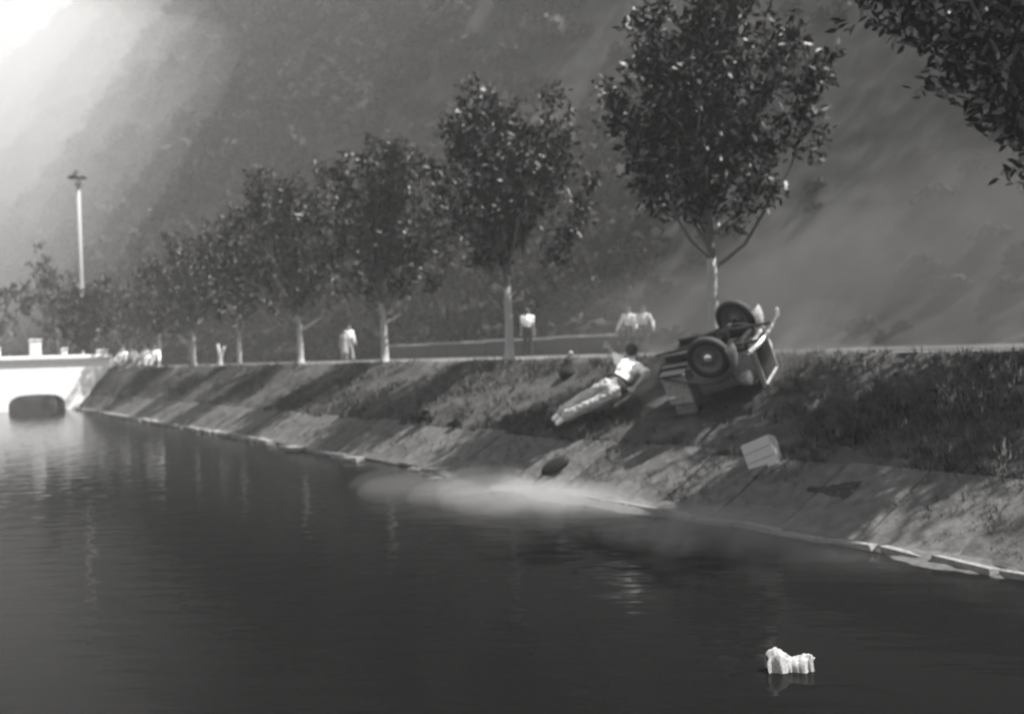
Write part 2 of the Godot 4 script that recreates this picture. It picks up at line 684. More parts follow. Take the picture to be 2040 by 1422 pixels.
# ------------------------------------------------------------------ bridge
func build_bridge():
	var x0 := -16.15
	var br := thing("white_bridge", "low white bridge with rounded arches and small pillars across the canal", "bridge", Vector3(x0, WATER, -49.0))
	br.rotation.y = 0.48
	var arches := []
	var r := -19.62 - x0
	for k in 6:
		arches.append([r - 2.25, r])
		r -= 2.78
	var left: float = arches[5][0] - 1.2
	var poly := PackedVector2Array()
	poly.append(Vector2(-1.45, 2.14))
	poly.append(Vector2(-1.4, 1.64))
	poly.append(Vector2(0, 1.64))
	poly.append(Vector2(0, -0.6))
	for a in arches:
		poly.append(Vector2(a[1], -0.6))
		for k in 15:
			var an := PI * k / 14.0
			var cx: float = (a[0] + a[1]) * 0.5
			poly.append(Vector2(cx + 1.125 * signf(cos(an)) * pow(absf(cos(an)), 0.6), 0.66 * pow(sin(an), 0.6) + 0.02))
		poly.append(Vector2(a[0], -0.6))
	poly.append(Vector2(left, -0.6))
	poly.append(Vector2(left, 2.14))
	put("arched_wall", extrude(poly, 4.5), M.bridge_white, br)
	put("coping", box(Vector3(-1.55 - left, 0.16, 0.46), 0.03), M.bridge_white, br, Vector3((left - 1.55) * 0.5, 2.226, -0.12))
	put("coping", box(Vector3(-1.55 - left, 0.16, 0.46), 0.03), M.bridge_white, br, Vector3((left - 1.55) * 0.5, 2.226, -4.38))
	for q in [[-20.75, 0.44, 0.66], [-22.2, 0.2, 0.34], [-19.6, 0.2, 0.26], [-18.05, 0.42, 0.16], [-23.9, 0.42, 0.56], [-26.8, 0.42, 0.56]]:
		var pl := put("pillar", box(Vector3(q[1], q[2], 0.4), 0.03), M.bridge_white, br, Vector3(q[0] - x0, 2.31 + q[2] * 0.5, -0.12))
		put("cap", box(Vector3(q[1] + 0.06, 0.05, 0.46), 0.02), M.bridge_white, pl, Vector3(0, q[2] * 0.5 + 0.027, 0))
	# tall pale lamp post beyond the bridge
	var lp := thing("lamp_post", "tall pale lamp post with dark hood rising beyond the white bridge", "lamp post", Vector3(-23.3, ROAD, -60.0))
	put("pole", tube([Vector3(0, -0.3, 0), Vector3(0, 5, 0), Vector3(0, 10.0, 0)], [0.14, 0.12, 0.1], 12), M.pole_paint, lp)
	put("collar", tube([Vector3(0, 9.9, 0), Vector3(0, 10.1, 0)], [0.16, 0.16], 12), M.pole_paint, lp)
	var hood := put("hood", lathe([Vector2(0.0, 0.42), Vector2(0.12, 0.4), Vector2(0.2, 0.2), Vector2(0.52, 0.02), Vector2(0.5, -0.02), Vector2(0.15, 0.02), Vector2(0.0, 0.02)]), M.leather, lp, Vector3(-0.05, 10.35, 0))
	hood.rotation.x = -PI / 2
	put("globe", lathe([Vector2(0.0, 0.2), Vector2(0.15, 0.15), Vector2(0.2, 0.0), Vector2(0.15, -0.15), Vector2(0.0, -0.2)], 16), M.lens, lp, Vector3(-0.05, 10.2, 0))

# ------------------------------------------------------------------ trees
func build_trees():
	var words := ["whitewashed tree whose dark crown overhangs the bank beside the overturned car", "tall whitewashed tree standing behind the overturned car", "whitewashed tree next beyond the overturned car, with the bag at its foot", "second whitewashed tree beyond the overturned car", "third whitewashed tree beyond the overturned car", "fourth whitewashed tree beyond the overturned car", "fifth whitewashed tree beyond the overturned car, slim pale trunk", "whitewashed tree beside the pair sitting before the bridge", "last small whitewashed tree of the row, closest to the white bridge"]
	for n in range(-1, 8):
		var t := 12.518 + 6.0735 * n
		var tall: float = [5.9, 5.1, 5.0, 5.2, 5.3, 4.7, 5.0, 4.6, 4.3][n + 1]
		var wide: float = [3.1, 1.75, 1.7, 2.15, 2.25, 2.1, 2.0, 1.8, 1.6][n + 1]
		var count: int = [27000, 17000, 15000, 15000, 13000, 10000, 8000, 6000, 4000][n + 1]
		var start: float = [1.35, 1.8, 1.5, 1.35, 1.35, 1.2, 1.2, 1.1, 1.1][n + 1]
		roadside_tree("roadside_tree", words[n + 1], "whitewashed trees along the bank", W(10.708, t, ROAD), tall, wide, start, count, 200 + n, 1.42 if n != 7 else 0.6, 0.095)
	# broad trees behind the bridge and behind the row
	roadside_tree("broad_tree", "dark bushy tree behind the end of the white bridge", "trees beyond the bridge", Vector3(-22.2, ROAD, -57.6), 4.4, 2.0, 0.35, 4200, 301, 0.0, 0.14, 0.6)
	roadside_tree("broad_tree", "pale leafy tree behind the lamp post", "trees beyond the bridge", Vector3(-27.2, ROAD, -66.0), 7.0, 3.0, 0.6, 3000, 302, 0.0, 0.16, 1.5)
	roadside_tree("broad_tree", "wide pale tree behind the bridge pillar", "trees beyond the bridge", Vector3(-32.5, ROAD, -68.0), 5.0, 3.0, 0.4, 2600, 303, 0.0, 0.16, 1.5)
	# dark bushy trees between road and hill
	var spots := [[26.0, 37.0, 3.9, 2.6], [25.5, 43.0, 5.2, 3.1], [25.0, 50.0, 5.8, 3.2], [23.5, 57.0, 6.0, 3.2], [21.5, 64.0, 6.0, 3.2], [17.0, 69.0, 6.2, 3.2]]
	var say := ["dark bushy tree at the hill's foot behind the low wall", "dark bushy tree behind the standing white shirt", "rounded dark tree at the hill's foot behind the walking pair", "rounded dark tree between the walking pair and the bridge", "dense dark tree at the far end of the road", "dense dark tree filling the gap behind the last whitewashed trees"]
	for k in spots.size():
		var s = spots[k]
		roadside_tree("hill_tree", say[k], "dark trees at the foot of the hill", W(s[0], s[1], ROAD + 0.4), s[2], s[3], 0.35, 4600, 320 + k, 0.0, 0.15, 0.5)

func roadside_tree(called: String, label: String, group: String, at: Vector3, tall: float, wide: float, start: float, count: int, seed_: int, wash: float, thick: float, tone := 1.0):
	var r := RandomNumberGenerator.new()
	r.seed = seed_
	var tr := thing(called, label, "tree", at, group)
	var lean := Vector3(r.randf_range(-0.04, 0.04), 0, r.randf_range(-0.04, 0.04))
	var path := []
	var rad := []
	for i in 9:
		var s := i / 8.0
		path.append(Vector3(sin(s * 5.0 + seed_) * 0.03, -0.15 + s * (tall * 0.62 + 0.15), cos(s * 4.0 + seed_) * 0.03) + lean * s * tall * 0.6)
		rad.append(thick * (1.12 if i == 0 else 1.0 - 0.68 * s))
	var v := PackedVector3Array()
	var ix := PackedInt32Array()
	tube_into(v, ix, path, rad, 10)
	var limbs := []
	var n_limb := 11
	for k in n_limb:
		var s := 0.42 + 0.55 * (float(k) / n_limb)
		if start < 1.4:
			s *= 0.75
		var root: Vector3 = (path[int(s * 8)] as Vector3).lerp(path[mini(int(s * 8) + 1, 8)], s * 8 - int(s * 8))
		var az := k * 2.4 + r.randf_range(-0.4, 0.4)
		var reach := wide * (1.0 - 0.55 * pow(float(k) / n_limb, 1.6)) * r.randf_range(0.75, 1.1)
		var rise: float = minf(tall - root.y, reach * r.randf_range(0.75, 1.25) + 0.5 + 0.5 * k / n_limb)
		var lp := []
		var lr := []
		for i in 6:
			var q := i / 5.0
			lp.append(root + Vector3(cos(az), 0, sin(az)) * reach * pow(q, 0.8) + Vector3.UP * rise * pow(q, 1.25) + Vector3(r.randfn(), r.randfn(), r.randfn()) * 0.04 * q)
			lr.append(lerpf(thick * 0.34, 0.006, q))
		limbs.append(lp)
		tube_into(v, ix, lp, lr, 6)
	# upright leaders that make spiky tops
	for k in 9:
		var root: Vector3 = path[5 + k % 4]
		var az := r.randf() * TAU
		var top := Vector3(cos(az) * wide * r.randf_range(0.05, 0.62), tall * r.randf_range(0.8, 1.04), sin(az) * wide * r.randf_range(0.05, 0.62))
		var lp := []
		var lr := []
		for i in 6:
			var q := i / 5.0
			lp.append(root.lerp(top, q) + Vector3(r.randfn(), 0, r.randfn()) * 0.04 * q)
			lr.append(lerpf(thick * 0.3, 0.006, q))
		limbs.append(lp)
		tube_into(v, ix, lp, lr, 6)
	var bark := put("trunk", make(v, ix), M.bark, tr)
	if wash > 0.0:
		var wp := []
		var wr := []
		for i in 7:
			var h := i / 6.0 * wash
			var s := (h + 0.15) / (tall * 0.62 + 0.15)
			var f := s * 8.0
			var i0 := mini(int(f), 7)
			wp.append((path[i0] as Vector3).lerp(path[i0 + 1], f - i0) if i > 0 else Vector3(path[0].x, 0.0, path[0].z))
			wr.append(lerpf(rad[i0], rad[i0 + 1], f - i0) + 0.004)
		put("whitewash", tube(wp, wr, 14), M.whitewash, bark)
	# leaves along twigs
	var lv := PackedVector3Array()
	var ln := PackedVector3Array()
	var lc := PackedColorArray()
	var li := PackedInt32Array()
	var twigs := []
	var per := 26
	var n_twig := int(count / float(per))
	while twigs.size() < n_twig:
		var lp = limbs[r.randi() % limbs.size()]
		var q := pow(r.randf(), 0.7) * 5.0
		var i0 := mini(int(q), 4)
		var a: Vector3 = (lp[i0] as Vector3).lerp(lp[i0 + 1], q - i0)
		if a.y < start + 0.1:
			continue
		var out := Vector3(a.x, 0, a.z).normalized() if Vector2(a.x, a.z).length() > 0.05 else Vector3.RIGHT
		var d := (out * r.randf_range(0.0, 0.9) + Vector3(r.randfn(), r.randfn() * 0.5 + 0.75, r.randfn()) * 0.7).normalized()
		var l := r.randf_range(0.25, 0.6) * (0.7 + wide * 0.2)
		var e := a + d * l
		if Vector2(e.x, e.z).length() > wide * 1.12 or e.y < start:
			continue
		twigs.append([a, e])
	var leaf := 0.066 if start >= 1.0 else 0.12
	for tw in twigs:
		var tone_ := r.randf_range(0.75, 1.2)
		for k in per:
			var q := pow(r.randf(), 0.7)
			var a: Vector3 = (tw[0] as Vector3).lerp(tw[1], q) + Vector3(r.randfn(), r.randfn(), r.randfn()) * 0.055
			var d: Vector3 = (((tw[1] - tw[0]) as Vector3).normalized() * 0.4 + Vector3(r.randfn() * 0.6, 0.1 + r.randfn() * 0.6, r.randfn() * 0.6)).normalized()
			var side := d.cross(Vector3(r.randfn(), r.randfn() + 0.6, r.randfn()).normalized()).normalized()
			var nn := side.cross(d).normalized()
			if nn.y < 0:
				nn = -nn
			var s := leaf * r.randf_range(0.7, 1.35)
			var base := lv.size()
			var g := clampf((0.04 + 0.15 * pow(r.randf(), 1.5)) * tone * tone_, 0.02, 0.2)
			for p in [a, a + d * s * 0.5 + side * s * 0.3 + nn * s * 0.08, a + d * s * 1.2 + side * s * 0.34 + nn * s * 0.06, a + d * s * 2.0 - nn * s * 0.15, a + d * s * 1.2 - side * s * 0.34 + nn * s * 0.06, a + d * s * 0.5 - side * s * 0.3 + nn * s * 0.08]:
				lv.append(p)
				ln.append(nn)
				lc.append(Color(g, g, g))
			li.append_array([base, base + 1, base + 5, base + 1, base + 2, base + 5, base + 2, base + 4, base + 5, base + 2, base + 3, base + 4])
	put("crown", arrays(lv, ln, lc, li), M.leaf, tr)

# ------------------------------------------------------------------ people
# tapered capsules joined smoothly and meshed as surface nets; bones: [a, b, ra, rb]
func flesh(bones: Array, cell: float, smooth := 0.012, folds := 0.0) -> ArrayMesh:
	var lo := Vector3.ONE * 1e9
	var hi := -lo
	for b in bones:
		var rr: float = maxf(b[2], b[3]) + cell * 3.0
		for q in [b[0], b[1]]:
			lo = lo.min(q - Vector3.ONE * rr)
			hi = hi.max(q + Vector3.ONE * rr)
	var nx := int((hi.x - lo.x) / cell) + 2
	var ny := int((hi.y - lo.y) / cell) + 2
	var nz := int((hi.z - lo.z) / cell) + 2
	var acc := PackedFloat32Array()
	acc.resize(nx * ny * nz)
	for b in bones:
		var a: Vector3 = b[0]
		var ab: Vector3 = b[1] - a
		var ll := maxf(ab.length_squared(), 1e-9)
		var rr: float = maxf(b[2], b[3]) + cell * 2.5
		var blo: Vector3 = ((a.min(b[1]) - Vector3.ONE * rr - lo) / cell).floor()
		var bhi: Vector3 = ((a.max(b[1]) + Vector3.ONE * rr - lo) / cell).ceil()
		for k in range(int(blo.z), int(bhi.z) + 1):
			for j in range(int(blo.y), int(bhi.y) + 1):
				for i in range(int(blo.x), int(bhi.x) + 1):
					if i < 0 or j < 0 or k < 0 or i >= nx or j >= ny or k >= nz:
						continue
					var p := lo + Vector3(i, j, k) * cell - a
					var h := clampf(p.dot(ab) / ll, 0.0, 1.0)
					var d: float = (p - ab * h).length() - lerpf(b[2], b[3], h)
					if d < cell * 2.5:
						acc[(k * ny + j) * nx + i] += exp(clampf(-d / smooth, -30.0, 30.0))
	var f := PackedFloat32Array()
	f.resize(acc.size())
	for i in acc.size():
		f[i] = -log(maxf(acc[i], 1e-12)) * smooth
	var vid := PackedInt32Array()
	vid.resize(acc.size())
	vid.fill(-1)
	var v := PackedVector3Array()
	var ix := PackedInt32Array()
	var sx := 1
	var sy := nx
	var sz := nx * ny
	var corner := [0, sx, sy, sx + sy, sz, sx + sz, sy + sz, sx + sy + sz]
	var edges := [[0, 1], [2, 3], [4, 5], [6, 7], [0, 2], [1, 3], [4, 6], [5, 7], [0, 4], [1, 5], [2, 6], [3, 7]]
	for k in nz - 1:
		for j in ny - 1:
			for i in nx - 1:
				var o := k * sz + j * sy + i
				var inside := 0
				for c in corner:
					if f[o + c] < 0.0:
						inside += 1
				if inside == 0 or inside == 8:
					continue
				var s := Vector3.ZERO
				var n := 0
				for e in edges:
					var fa := f[o + corner[e[0]]]
					var fb := f[o + corner[e[1]]]
					if (fa < 0.0) != (fb < 0.0):
						var w := fa / (fa - fb)
						var pa := Vector3(e[0] & 1, (e[0] >> 1) & 1, e[0] >> 2)
						var pb := Vector3(e[1] & 1, (e[1] >> 1) & 1, e[1] >> 2)
						s += pa.lerp(pb, w)
						n += 1
				vid[o] = v.size()
				v.append(lo + (Vector3(i, j, k) + s / n) * cell)
	if folds > 0.0:
		var fn := FastNoiseLite.new()
		fn.seed = 4
		fn.frequency = 9.0
		fn.fractal_octaves = 2
		for i in v.size():
			var q := v[i]
			v[i] = q + Vector3(fn.get_noise_3d(q.x * 0.6, q.y * 1.4, q.z), fn.get_noise_3d(q.y + 9.0, q.z, q.x), fn.get_noise_3d(q.z, q.x + 5.0, q.y * 1.4)) * folds
	for k in range(1, nz - 1):
		for j in range(1, ny - 1):
			for i in range(1, nx - 1):
				var o := k * sz + j * sy + i
				var a := f[o] < 0.0
				for ax in 3:
					var st: int = [sx, sy, sz][ax]
					if a == (f[o + st] < 0.0):
						continue
					var u: int = [sy, sz, sx][ax]
					var w: int = [sz, sx, sy][ax]
					var q := [vid[o], vid[o - u], vid[o - u - w], vid[o - w]]
					if q.min() < 0:
						continue
					if a:
						ix.append_array([q[0], q[2], q[1], q[0], q[3], q[2]])
					else:
						ix.append_array([q[0], q[1], q[2], q[0], q[2], q[3]])
	return make(v, ix)

func hand_bones(wrist: Vector3, dir: Vector3, palm_up: Vector3, s: float, side: float) -> Array:
	dir = dir.normalized()
	var across := dir.cross(palm_up).normalized()
	var nrm := across.cross(dir).normalized()
	var out := [[wrist, wrist + dir * 0.02 * s, 0.024 * s, 0.026 * s]]
	for k in 4:
		var c := (k - 1.5) * 0.021 * s
		var kn := wrist + dir * (0.088 - absf(k - 1.4) * 0.005) * s + across * c
		out.append([wrist + dir * 0.025 * s + across * c * 0.7, kn, 0.015 * s, 0.012 * s])
		var l: float = [0.062, 0.074, 0.07, 0.054][k] * s
		var m := kn + (dir * 0.9 - nrm * 0.35).normalized() * l * 0.55
		out.append([kn, m, 0.0098 * s, 0.009 * s])
		out.append([m, m + (dir * 0.7 - nrm * 0.7).normalized() * l * 0.5, 0.009 * s, 0.0078 * s])
	var b := wrist + dir * 0.03 * s - across * 0.026 * s * side
	var th := b + (dir * 0.6 - across * 0.7 * side).normalized() * 0.05 * s
	out.append([b, th, 0.014 * s, 0.0115 * s])
	out.append([th, th + (dir * 0.9 - across * 0.2 * side).normalized() * 0.034 * s, 0.0108 * s, 0.009 * s])
	return out

# j: joints in world metres. clothes: shirt, legs, shoes materials. face: direction the face looks.
func person(called: String, label: String, group: String, at: Vector3, j: Dictionary, face: Vector3, shirt: Material, legs: Material, shoes: Material, cell := 0.03, s := 1.0, sleeve := 0.55, dress := false) -> Node3D:
	var o := thing(called, label, "person", at, group)
	var up: Vector3 = (j.head - j.neck as Vector3).normalized()
	face = (face - up * face.dot(up)).normalized()
	var right := face.cross(up).normalized()
	var body := []
	# head: skull, jaw, nose, ears, brow
	body.append([j.head + up * 0.02 * s, j.head + up * 0.045 * s - face * 0.015 * s, 0.088 * s, 0.088 * s])
	body.append([j.head - up * 0.03 * s + face * 0.025 * s, j.head - up * 0.075 * s + face * 0.045 * s, 0.066 * s, 0.045 * s])
	body.append([j.neck, j.head - up * 0.04 * s, 0.056 * s, 0.054 * s])
	# trunk
	body.append([j.pelvis, j.waist, 0.105 * s, 0.118 * s])
	body.append([j.waist, j.chest, 0.118 * s, 0.135 * s])
	body.append([j.chest, j.neck, 0.125 * s, 0.06 * s])
	body.append([j.shL, j.shR, 0.066 * s, 0.066 * s])
	body.append([j.hiL, j.hiR, 0.085 * s, 0.085 * s])
	for q in ["L", "R"]:
		body.append([j["sh" + q], j["el" + q], 0.054 * s, 0.043 * s])
		body.append([j["el" + q], j["ha" + q], 0.042 * s, 0.028 * s])
		body.append([j["hi" + q], j["kn" + q], 0.078 * s, 0.058 * s])
		body.append([j["kn" + q], j["an" + q], 0.058 * s, 0.04 * s])
		body.append([j["an" + q], j["to" + q], 0.042 * s, 0.032 * s])
	var bm := []
	for b in body:
		bm.append([b[0] - at, b[1] - at, b[2], b[3]])
	var st := SurfaceTool.new()
	st.begin(Mesh.PRIMITIVE_TRIANGLES)
	st.append_from(flesh(bm, cell, 0.012), 0, Transform3D())
	# fine head with face
	var c: Vector3 = j.head - at
	var hb := [[c + up * 0.02 * s, c + up * 0.045 * s - face * 0.015 * s, 0.09 * s, 0.09 * s], [c - up * 0.03 * s + face * 0.025 * s, c - up * 0.075 * s + face * 0.045 * s, 0.067 * s, 0.046 * s],
		[c + up * 0.012 * s + face * 0.094 * s, c - up * 0.024 * s + face * 0.112 * s, 0.011 * s, 0.016 * s], [c - up * 0.055 * s + face * 0.088 * s + right * 0.018 * s, c - up * 0.055 * s + face * 0.088 * s - right * 0.018 * s, 0.011 * s, 0.011 * s],
		[c + up * 0.03 * s + face * 0.084 * s + right * 0.035 * s, c + up * 0.03 * s + face * 0.084 * s - right * 0.035 * s, 0.014 * s, 0.014 * s]]
	for sg in [-1.0, 1.0]:
		hb.append([c + right * 0.092 * s * sg + up * 0.02 * s, c + right * 0.09 * s * sg - up * 0.02 * s, 0.016 * s, 0.012 * s])
	st.append_from(flesh(hb, 0.011 if cell < 0.025 else 0.016, 0.006), 0, Transform3D())
	for q in ["L", "R"]:
		var d: Vector3 = (j["ha" + q] - j["el" + q] as Vector3)
		st.append_from(flesh(hand_bones(j["ha" + q] - at, d, face if absf(face.dot(d.normalized())) < 0.9 else up, s, -1.0 if q == "L" else 1.0), 0.007, 0.004), 0, Transform3D())
	put("body", st.commit(), M.skin, o)
	# eyes
	for sg in [-1.0, 1.0]:
		put("eye", lathe([Vector2(0, 0.011), Vector2(0.008, 0.007), Vector2(0.011, 0), Vector2(0.008, -0.007), Vector2(0, -0.011)], 8), M.hair, o, c + up * 0.012 * s + face * 0.088 * s + right * 0.034 * s * sg)
	# hair
	put("hair", flesh([[c + up * 0.04 * s - face * 0.028 * s, c + up * 0.062 * s - face * 0.004 * s, 0.093 * s, 0.09 * s], [c - face * 0.045 * s - up * 0.03 * s, c - face * 0.04 * s, 0.066 * s, 0.075 * s]], 0.014, 0.008), M.hair, o)
	# shirt
	var g := 0.012
	var sb := []
	sb.append([j.waist - at, j.chest - at, 0.118 * s + g, 0.135 * s + g])
	sb.append([j.chest - at, (j.chest as Vector3).lerp(j.neck, 0.85) - at, 0.125 * s + g, 0.07 * s + g * 0.5])
	sb.append([j.shL - at, j.shR - at, 0.066 * s + g, 0.066 * s + g])
	for q in ["L", "R"]:
		sb.append([j["sh" + q] - at, (j["sh" + q] as Vector3).lerp(j["el" + q], minf(1.0, sleeve * 1.8)) - at, 0.056 * s + g, 0.05 * s + g])
		if sleeve > 0.6:
			sb.append([j["el" + q] - at, (j["el" + q] as Vector3).lerp(j["ha" + q], 0.85) - at, 0.044 * s + g, 0.036 * s + g * 0.7])
	if dress:
		var knee: Vector3 = (j.knL + j.knR) * 0.5
		sb.append([j.waist - at, j.pelvis - at, 0.12 * s + g, 0.15 * s + g])
		sb.append([j.pelvis - at, knee - at, 0.15 * s + g, 0.2 * s + g])
	put("dress" if dress else "shirt", flesh(sb, cell, 0.014, 0.022), shirt, o)
	# trousers
	if not dress:
		var tb := [[j.pelvis - at, (j.pelvis as Vector3).lerp(j.waist, 0.8) - at, 0.105 * s + g, 0.115 * s + g], [j.hiL - at, j.hiR - at, 0.085 * s + g, 0.085 * s + g]]
		for q in ["L", "R"]:
			tb.append([j["hi" + q] - at, j["kn" + q] - at, 0.08 * s + g, 0.062 * s + g])
			tb.append([j["kn" + q] - at, (j["kn" + q] as Vector3).lerp(j["an" + q], 0.92) - at, 0.066 * s + g, 0.074 * s + g])
		put("trousers", flesh(tb, cell, 0.008, 0.02), legs, o)
		var ax: Vector3 = (j.chest - j.pelvis as Vector3).normalized()
		var bl := lathe([Vector2(0.14 * s, -0.022), Vector2(0.158 * s, -0.02), Vector2(0.158 * s, 0.02), Vector2(0.14 * s, 0.022)], 20)
		var belt := put("belt", bl, M.leather, o, (j.waist as Vector3).lerp(j.pelvis, 0.2) - at)
		var lat: Vector3 = (j.hiR - j.hiL as Vector3).normalized()
		lat = (lat - ax * lat.dot(ax)).normalized()
		belt.basis = Basis(lat, ax.cross(lat), ax).scaled_local(Vector3(1.22, 0.98, 1.0))
	for q in ["L", "R"]:
		var d: Vector3 = (j["to" + q] - j["an" + q] as Vector3)
		put("shoe", flesh([[j["an" + q] - at - d * 0.15, j["to" + q] - at, 0.046 * s, 0.042 * s], [j["an" + q] - at - d * 0.25, j["an" + q] - at, 0.046 * s, 0.05 * s]], 0.016, 0.01), shoes, o)
	return o

# joints of a standing or sitting figure at a place, facing yaw (0 = towards +z)
func pose(at: Vector3, yaw: float, s: float, sit: float, arms: Array, stride := 0.0) -> Dictionary:
	var b := Basis(Vector3.UP, yaw)
	var hip := 0.92 * s if sit == 0.0 else sit + 0.1 * s
	var L := {}
	L.pelvis = Vector3(0, hip + 0.02 * s, 0)
	L.waist = Vector3(0, hip + 0.17 * s, 0.0)
	L.chest = Vector3(0, hip + 0.37 * s, -0.01)
	L.neck = Vector3(0, hip + 0.56 * s, 0.0)
	L.head = Vector3(0, hip + 0.68 * s, 0.03)
	for q in [["L", 1.0, 0], ["R", -1.0, 1]]:
		var x: float = q[1]
		L["sh" + q[0]] = Vector3(0.17 * s * x, hip + 0.48 * s, 0)
		var a: Array = arms[q[2]]          # out, forward, bend
		var el: Vector3 = L["sh" + q[0]] + Vector3(x * a[0], -1.0 + absf(a[0]) * 0.3, a[1]).normalized() * 0.28 * s
		L["el" + q[0]] = el
		L["ha" + q[0]] = el + Vector3(x * a[0] * (1.0 - 1.7 * a[2]), -1.0 + a[2], a[1] + a[2] * 0.7).normalized() * 0.25 * s
		L["hi" + q[0]] = Vector3(0.09 * s * x, hip, 0)
		if sit > 0.0:
			L["kn" + q[0]] = Vector3(0.12 * s * x, hip + 0.01, 0.42 * s)
			L["an" + q[0]] = Vector3(0.12 * s * x, maxf(hip - 0.40 * s, 0.07), 0.47 * s)
			if sit < 0.2:
				L["kn" + q[0]] = Vector3(0.14 * s * x, hip + 0.2, 0.36 * s)
				L["an" + q[0]] = Vector3(0.12 * s * x, 0.07, 0.62 * s)
		else:
			L["kn" + q[0]] = Vector3(0.1 * s * x, 0.49 * s, 0.03 + stride * 0.5 * x)
			L["an" + q[0]] = Vector3(0.11 * s * x, 0.08 * s, stride * x)
		L["to" + q[0]] = L["an" + q[0]] + Vector3(0.02 * x, -0.035, 0.15 * s)
	var out := {}
	for k in L:
		out[k] = at + b * L[k]
	return out

func build_wall_and_people():
	# low wall at the foot of the hill
	var a := W(22.3, 29.6, ROAD)
	var e := W(22.3, 51.0, ROAD)
	var wl := thing("low_wall", "low dark wall with paler coping along the far side of the road", "wall", a)
	var len_ := a.distance_to(e)
	var dir := (e - a).normalized()
	var yaw := atan2(-dir.z, dir.x)
	var n := 12
	for k in n:
		var o := put("wall_section", box(Vector3(len_ / n - 0.015, 0.62, 0.4), 0.03), M.wall_stone, wl, dir * len_ * (k + 0.5) / n + Vector3(0, 0.27 + 0.012 * (k % 3), 0))
		o.rotation.y = yaw
		var c := put("coping_stone", box(Vector3(len_ / n - 0.03, 0.1, 0.5), 0.025), M.coping, wl, dir * len_ * (k + 0.5) / n + Vector3(0, 0.632 + 0.012 * (k % 3), 0))
		c.rotation.y = yaw
	var toward := 0.35
	var pairs := "people in white shirts sitting on the low wall"
	var p1 := W(22.2, 30.35, ROAD)
	person("person", "person in white shirt leaning on spread arms on the low wall", pairs, p1, pose(p1, -0.5, 1.0, 0.68, [[0.15, 0.2, 0.1], [0.45, 0.2, 0.0]]), Vector3(-0.5, 0, 1), M.white_cloth, M.dark_cloth, M.shoe_dark, 0.022, 1.0, 1.0)
	var p2 := W(22.45, 29.85, ROAD)
	person("person", "person in white shirt with one elbow out, sitting at the end of the low wall", pairs, p2, pose(p2, -0.3, 1.0, 0.68, [[0.5, 0.1, 0.45], [0.15, 0.3, 0.3]]), Vector3(-0.3, 0, 1), M.white_cloth, M.dark_cloth, M.shoe_dark, 0.022, 1.0, 1.0)
	var p3 := W(20.05, 33.45, ROAD)
	person("person", "person in white shirt and dark trousers standing alone on the road", "", p3, pose(p3, PI, 0.98, 0.0, [[0.12, 0.1, 0.1], [0.12, 0.0, 0.1]]), Vector3(0.2, 0, -1), M.white_cloth, M.dark_cloth, M.shoe_dark, 0.022, 0.98, 0.3)
	var p4 := W(18.6, 47.3, ROAD)
	person("person", "small figure in a pale dress walking beside a taller person", "pair walking on the road", p4, pose(p4, 0.5, 0.82, 0.0, [[0.15, 0.2, 0.2], [0.15, -0.1, 0.1]], 0.1), Vector3(0.4, 0, 1), M.mid_cloth, M.mid_cloth, M.shoe_dark, 0.022, 0.82, 0.3, true)
	var p5 := W(20.05, 50.33, ROAD)
	person("person", "taller person in white shirt walking beside the pale dress", "pair walking on the road", p5, pose(p5, 0.5, 1.0, 0.0, [[0.15, 0.2, 0.2], [0.15, -0.2, 0.1]], 0.15), Vector3(0.4, 0, 1), M.white_cloth, M.mid_cloth, M.shoe_dark, 0.022, 1.0, 1.0)
	var sit := [[9.62, 51.0, "person in white sitting on the bank, closest to the bridge end"], [10.06, 50.8, "person in white sitting shoulder to shoulder, one place from the bridge end"], [10.1, 48.5, "person in white sitting on the bank beside the slim whitewashed trunk, bridge side"], [10.38, 48.2, "person in white sitting at the foot of the slim whitewashed trunk"]]
	for k in 4:
		var q = sit[k]
		var at := W(q[0], q[1], ROAD)
		person("person", q[2], "people in white sitting on the bank before the bridge", at, pose(at, [-0.4, -0.7, -0.5, -0.2][k], 0.98, 0.06, [[0.5, 0.5, 0.2], [0.5, 0.5, 0.3]]), Vector3(0.3 - 0.3 * k, 0, 1), M.white_cloth, M.mid_cloth, M.shoe_dark, 0.022, 0.98, 1.0)

func build_man_on_bank():
	var j := {
		"pelvis": Vector3(1.433, -0.582, -16.250), "waist": Vector3(1.575, -0.485, -16.320), "chest": Vector3(1.725, -0.320, -16.580),
		"neck": Vector3(1.809, -0.191, -16.750), "head": Vector3(1.826, -0.065, -16.840),
		"shL": Vector3(1.640, -0.194, -16.790), "elL": Vector3(1.585, -0.094, -17.010), "haL": Vector3(1.515, 0.020, -17.190),
		"shR": Vector3(1.865, -0.285, -16.540), "elR": Vector3(1.990, -0.365, -16.390), "haR": Vector3(1.790, -0.570, -16.210),
		"hiL": Vector3(1.387, -0.530, -16.300), "hiR": Vector3(1.480, -0.655, -16.180), "knL": Vector3(1.045, -0.700, -16.420),
		"knR": Vector3(1.115, -0.815, -16.250), "anL": Vector3(0.715, -0.925, -16.500), "anR": Vector3(0.765, -0.985, -16.390),
		"toL": Vector3(0.605, -1.015, -16.520), "toR": Vector3(0.650, -1.075, -16.420)}
	for k in j:                                   # thrown clear of the slope, towards the canal
		j[k] = j[k] * 0.955 + Vector3(0, 0.02, 0)
	var at := Vector3(1.37, -0.54, -15.5)
	person("person", "man in white shirt, pale trousers and dark belt flung through the air above the bank", "", at, j, Vector3(0.2, -0.2, -1.0), M.white_cloth, M.trousers_pale, M.shoe_pale, 0.018, 0.96, 0.5)

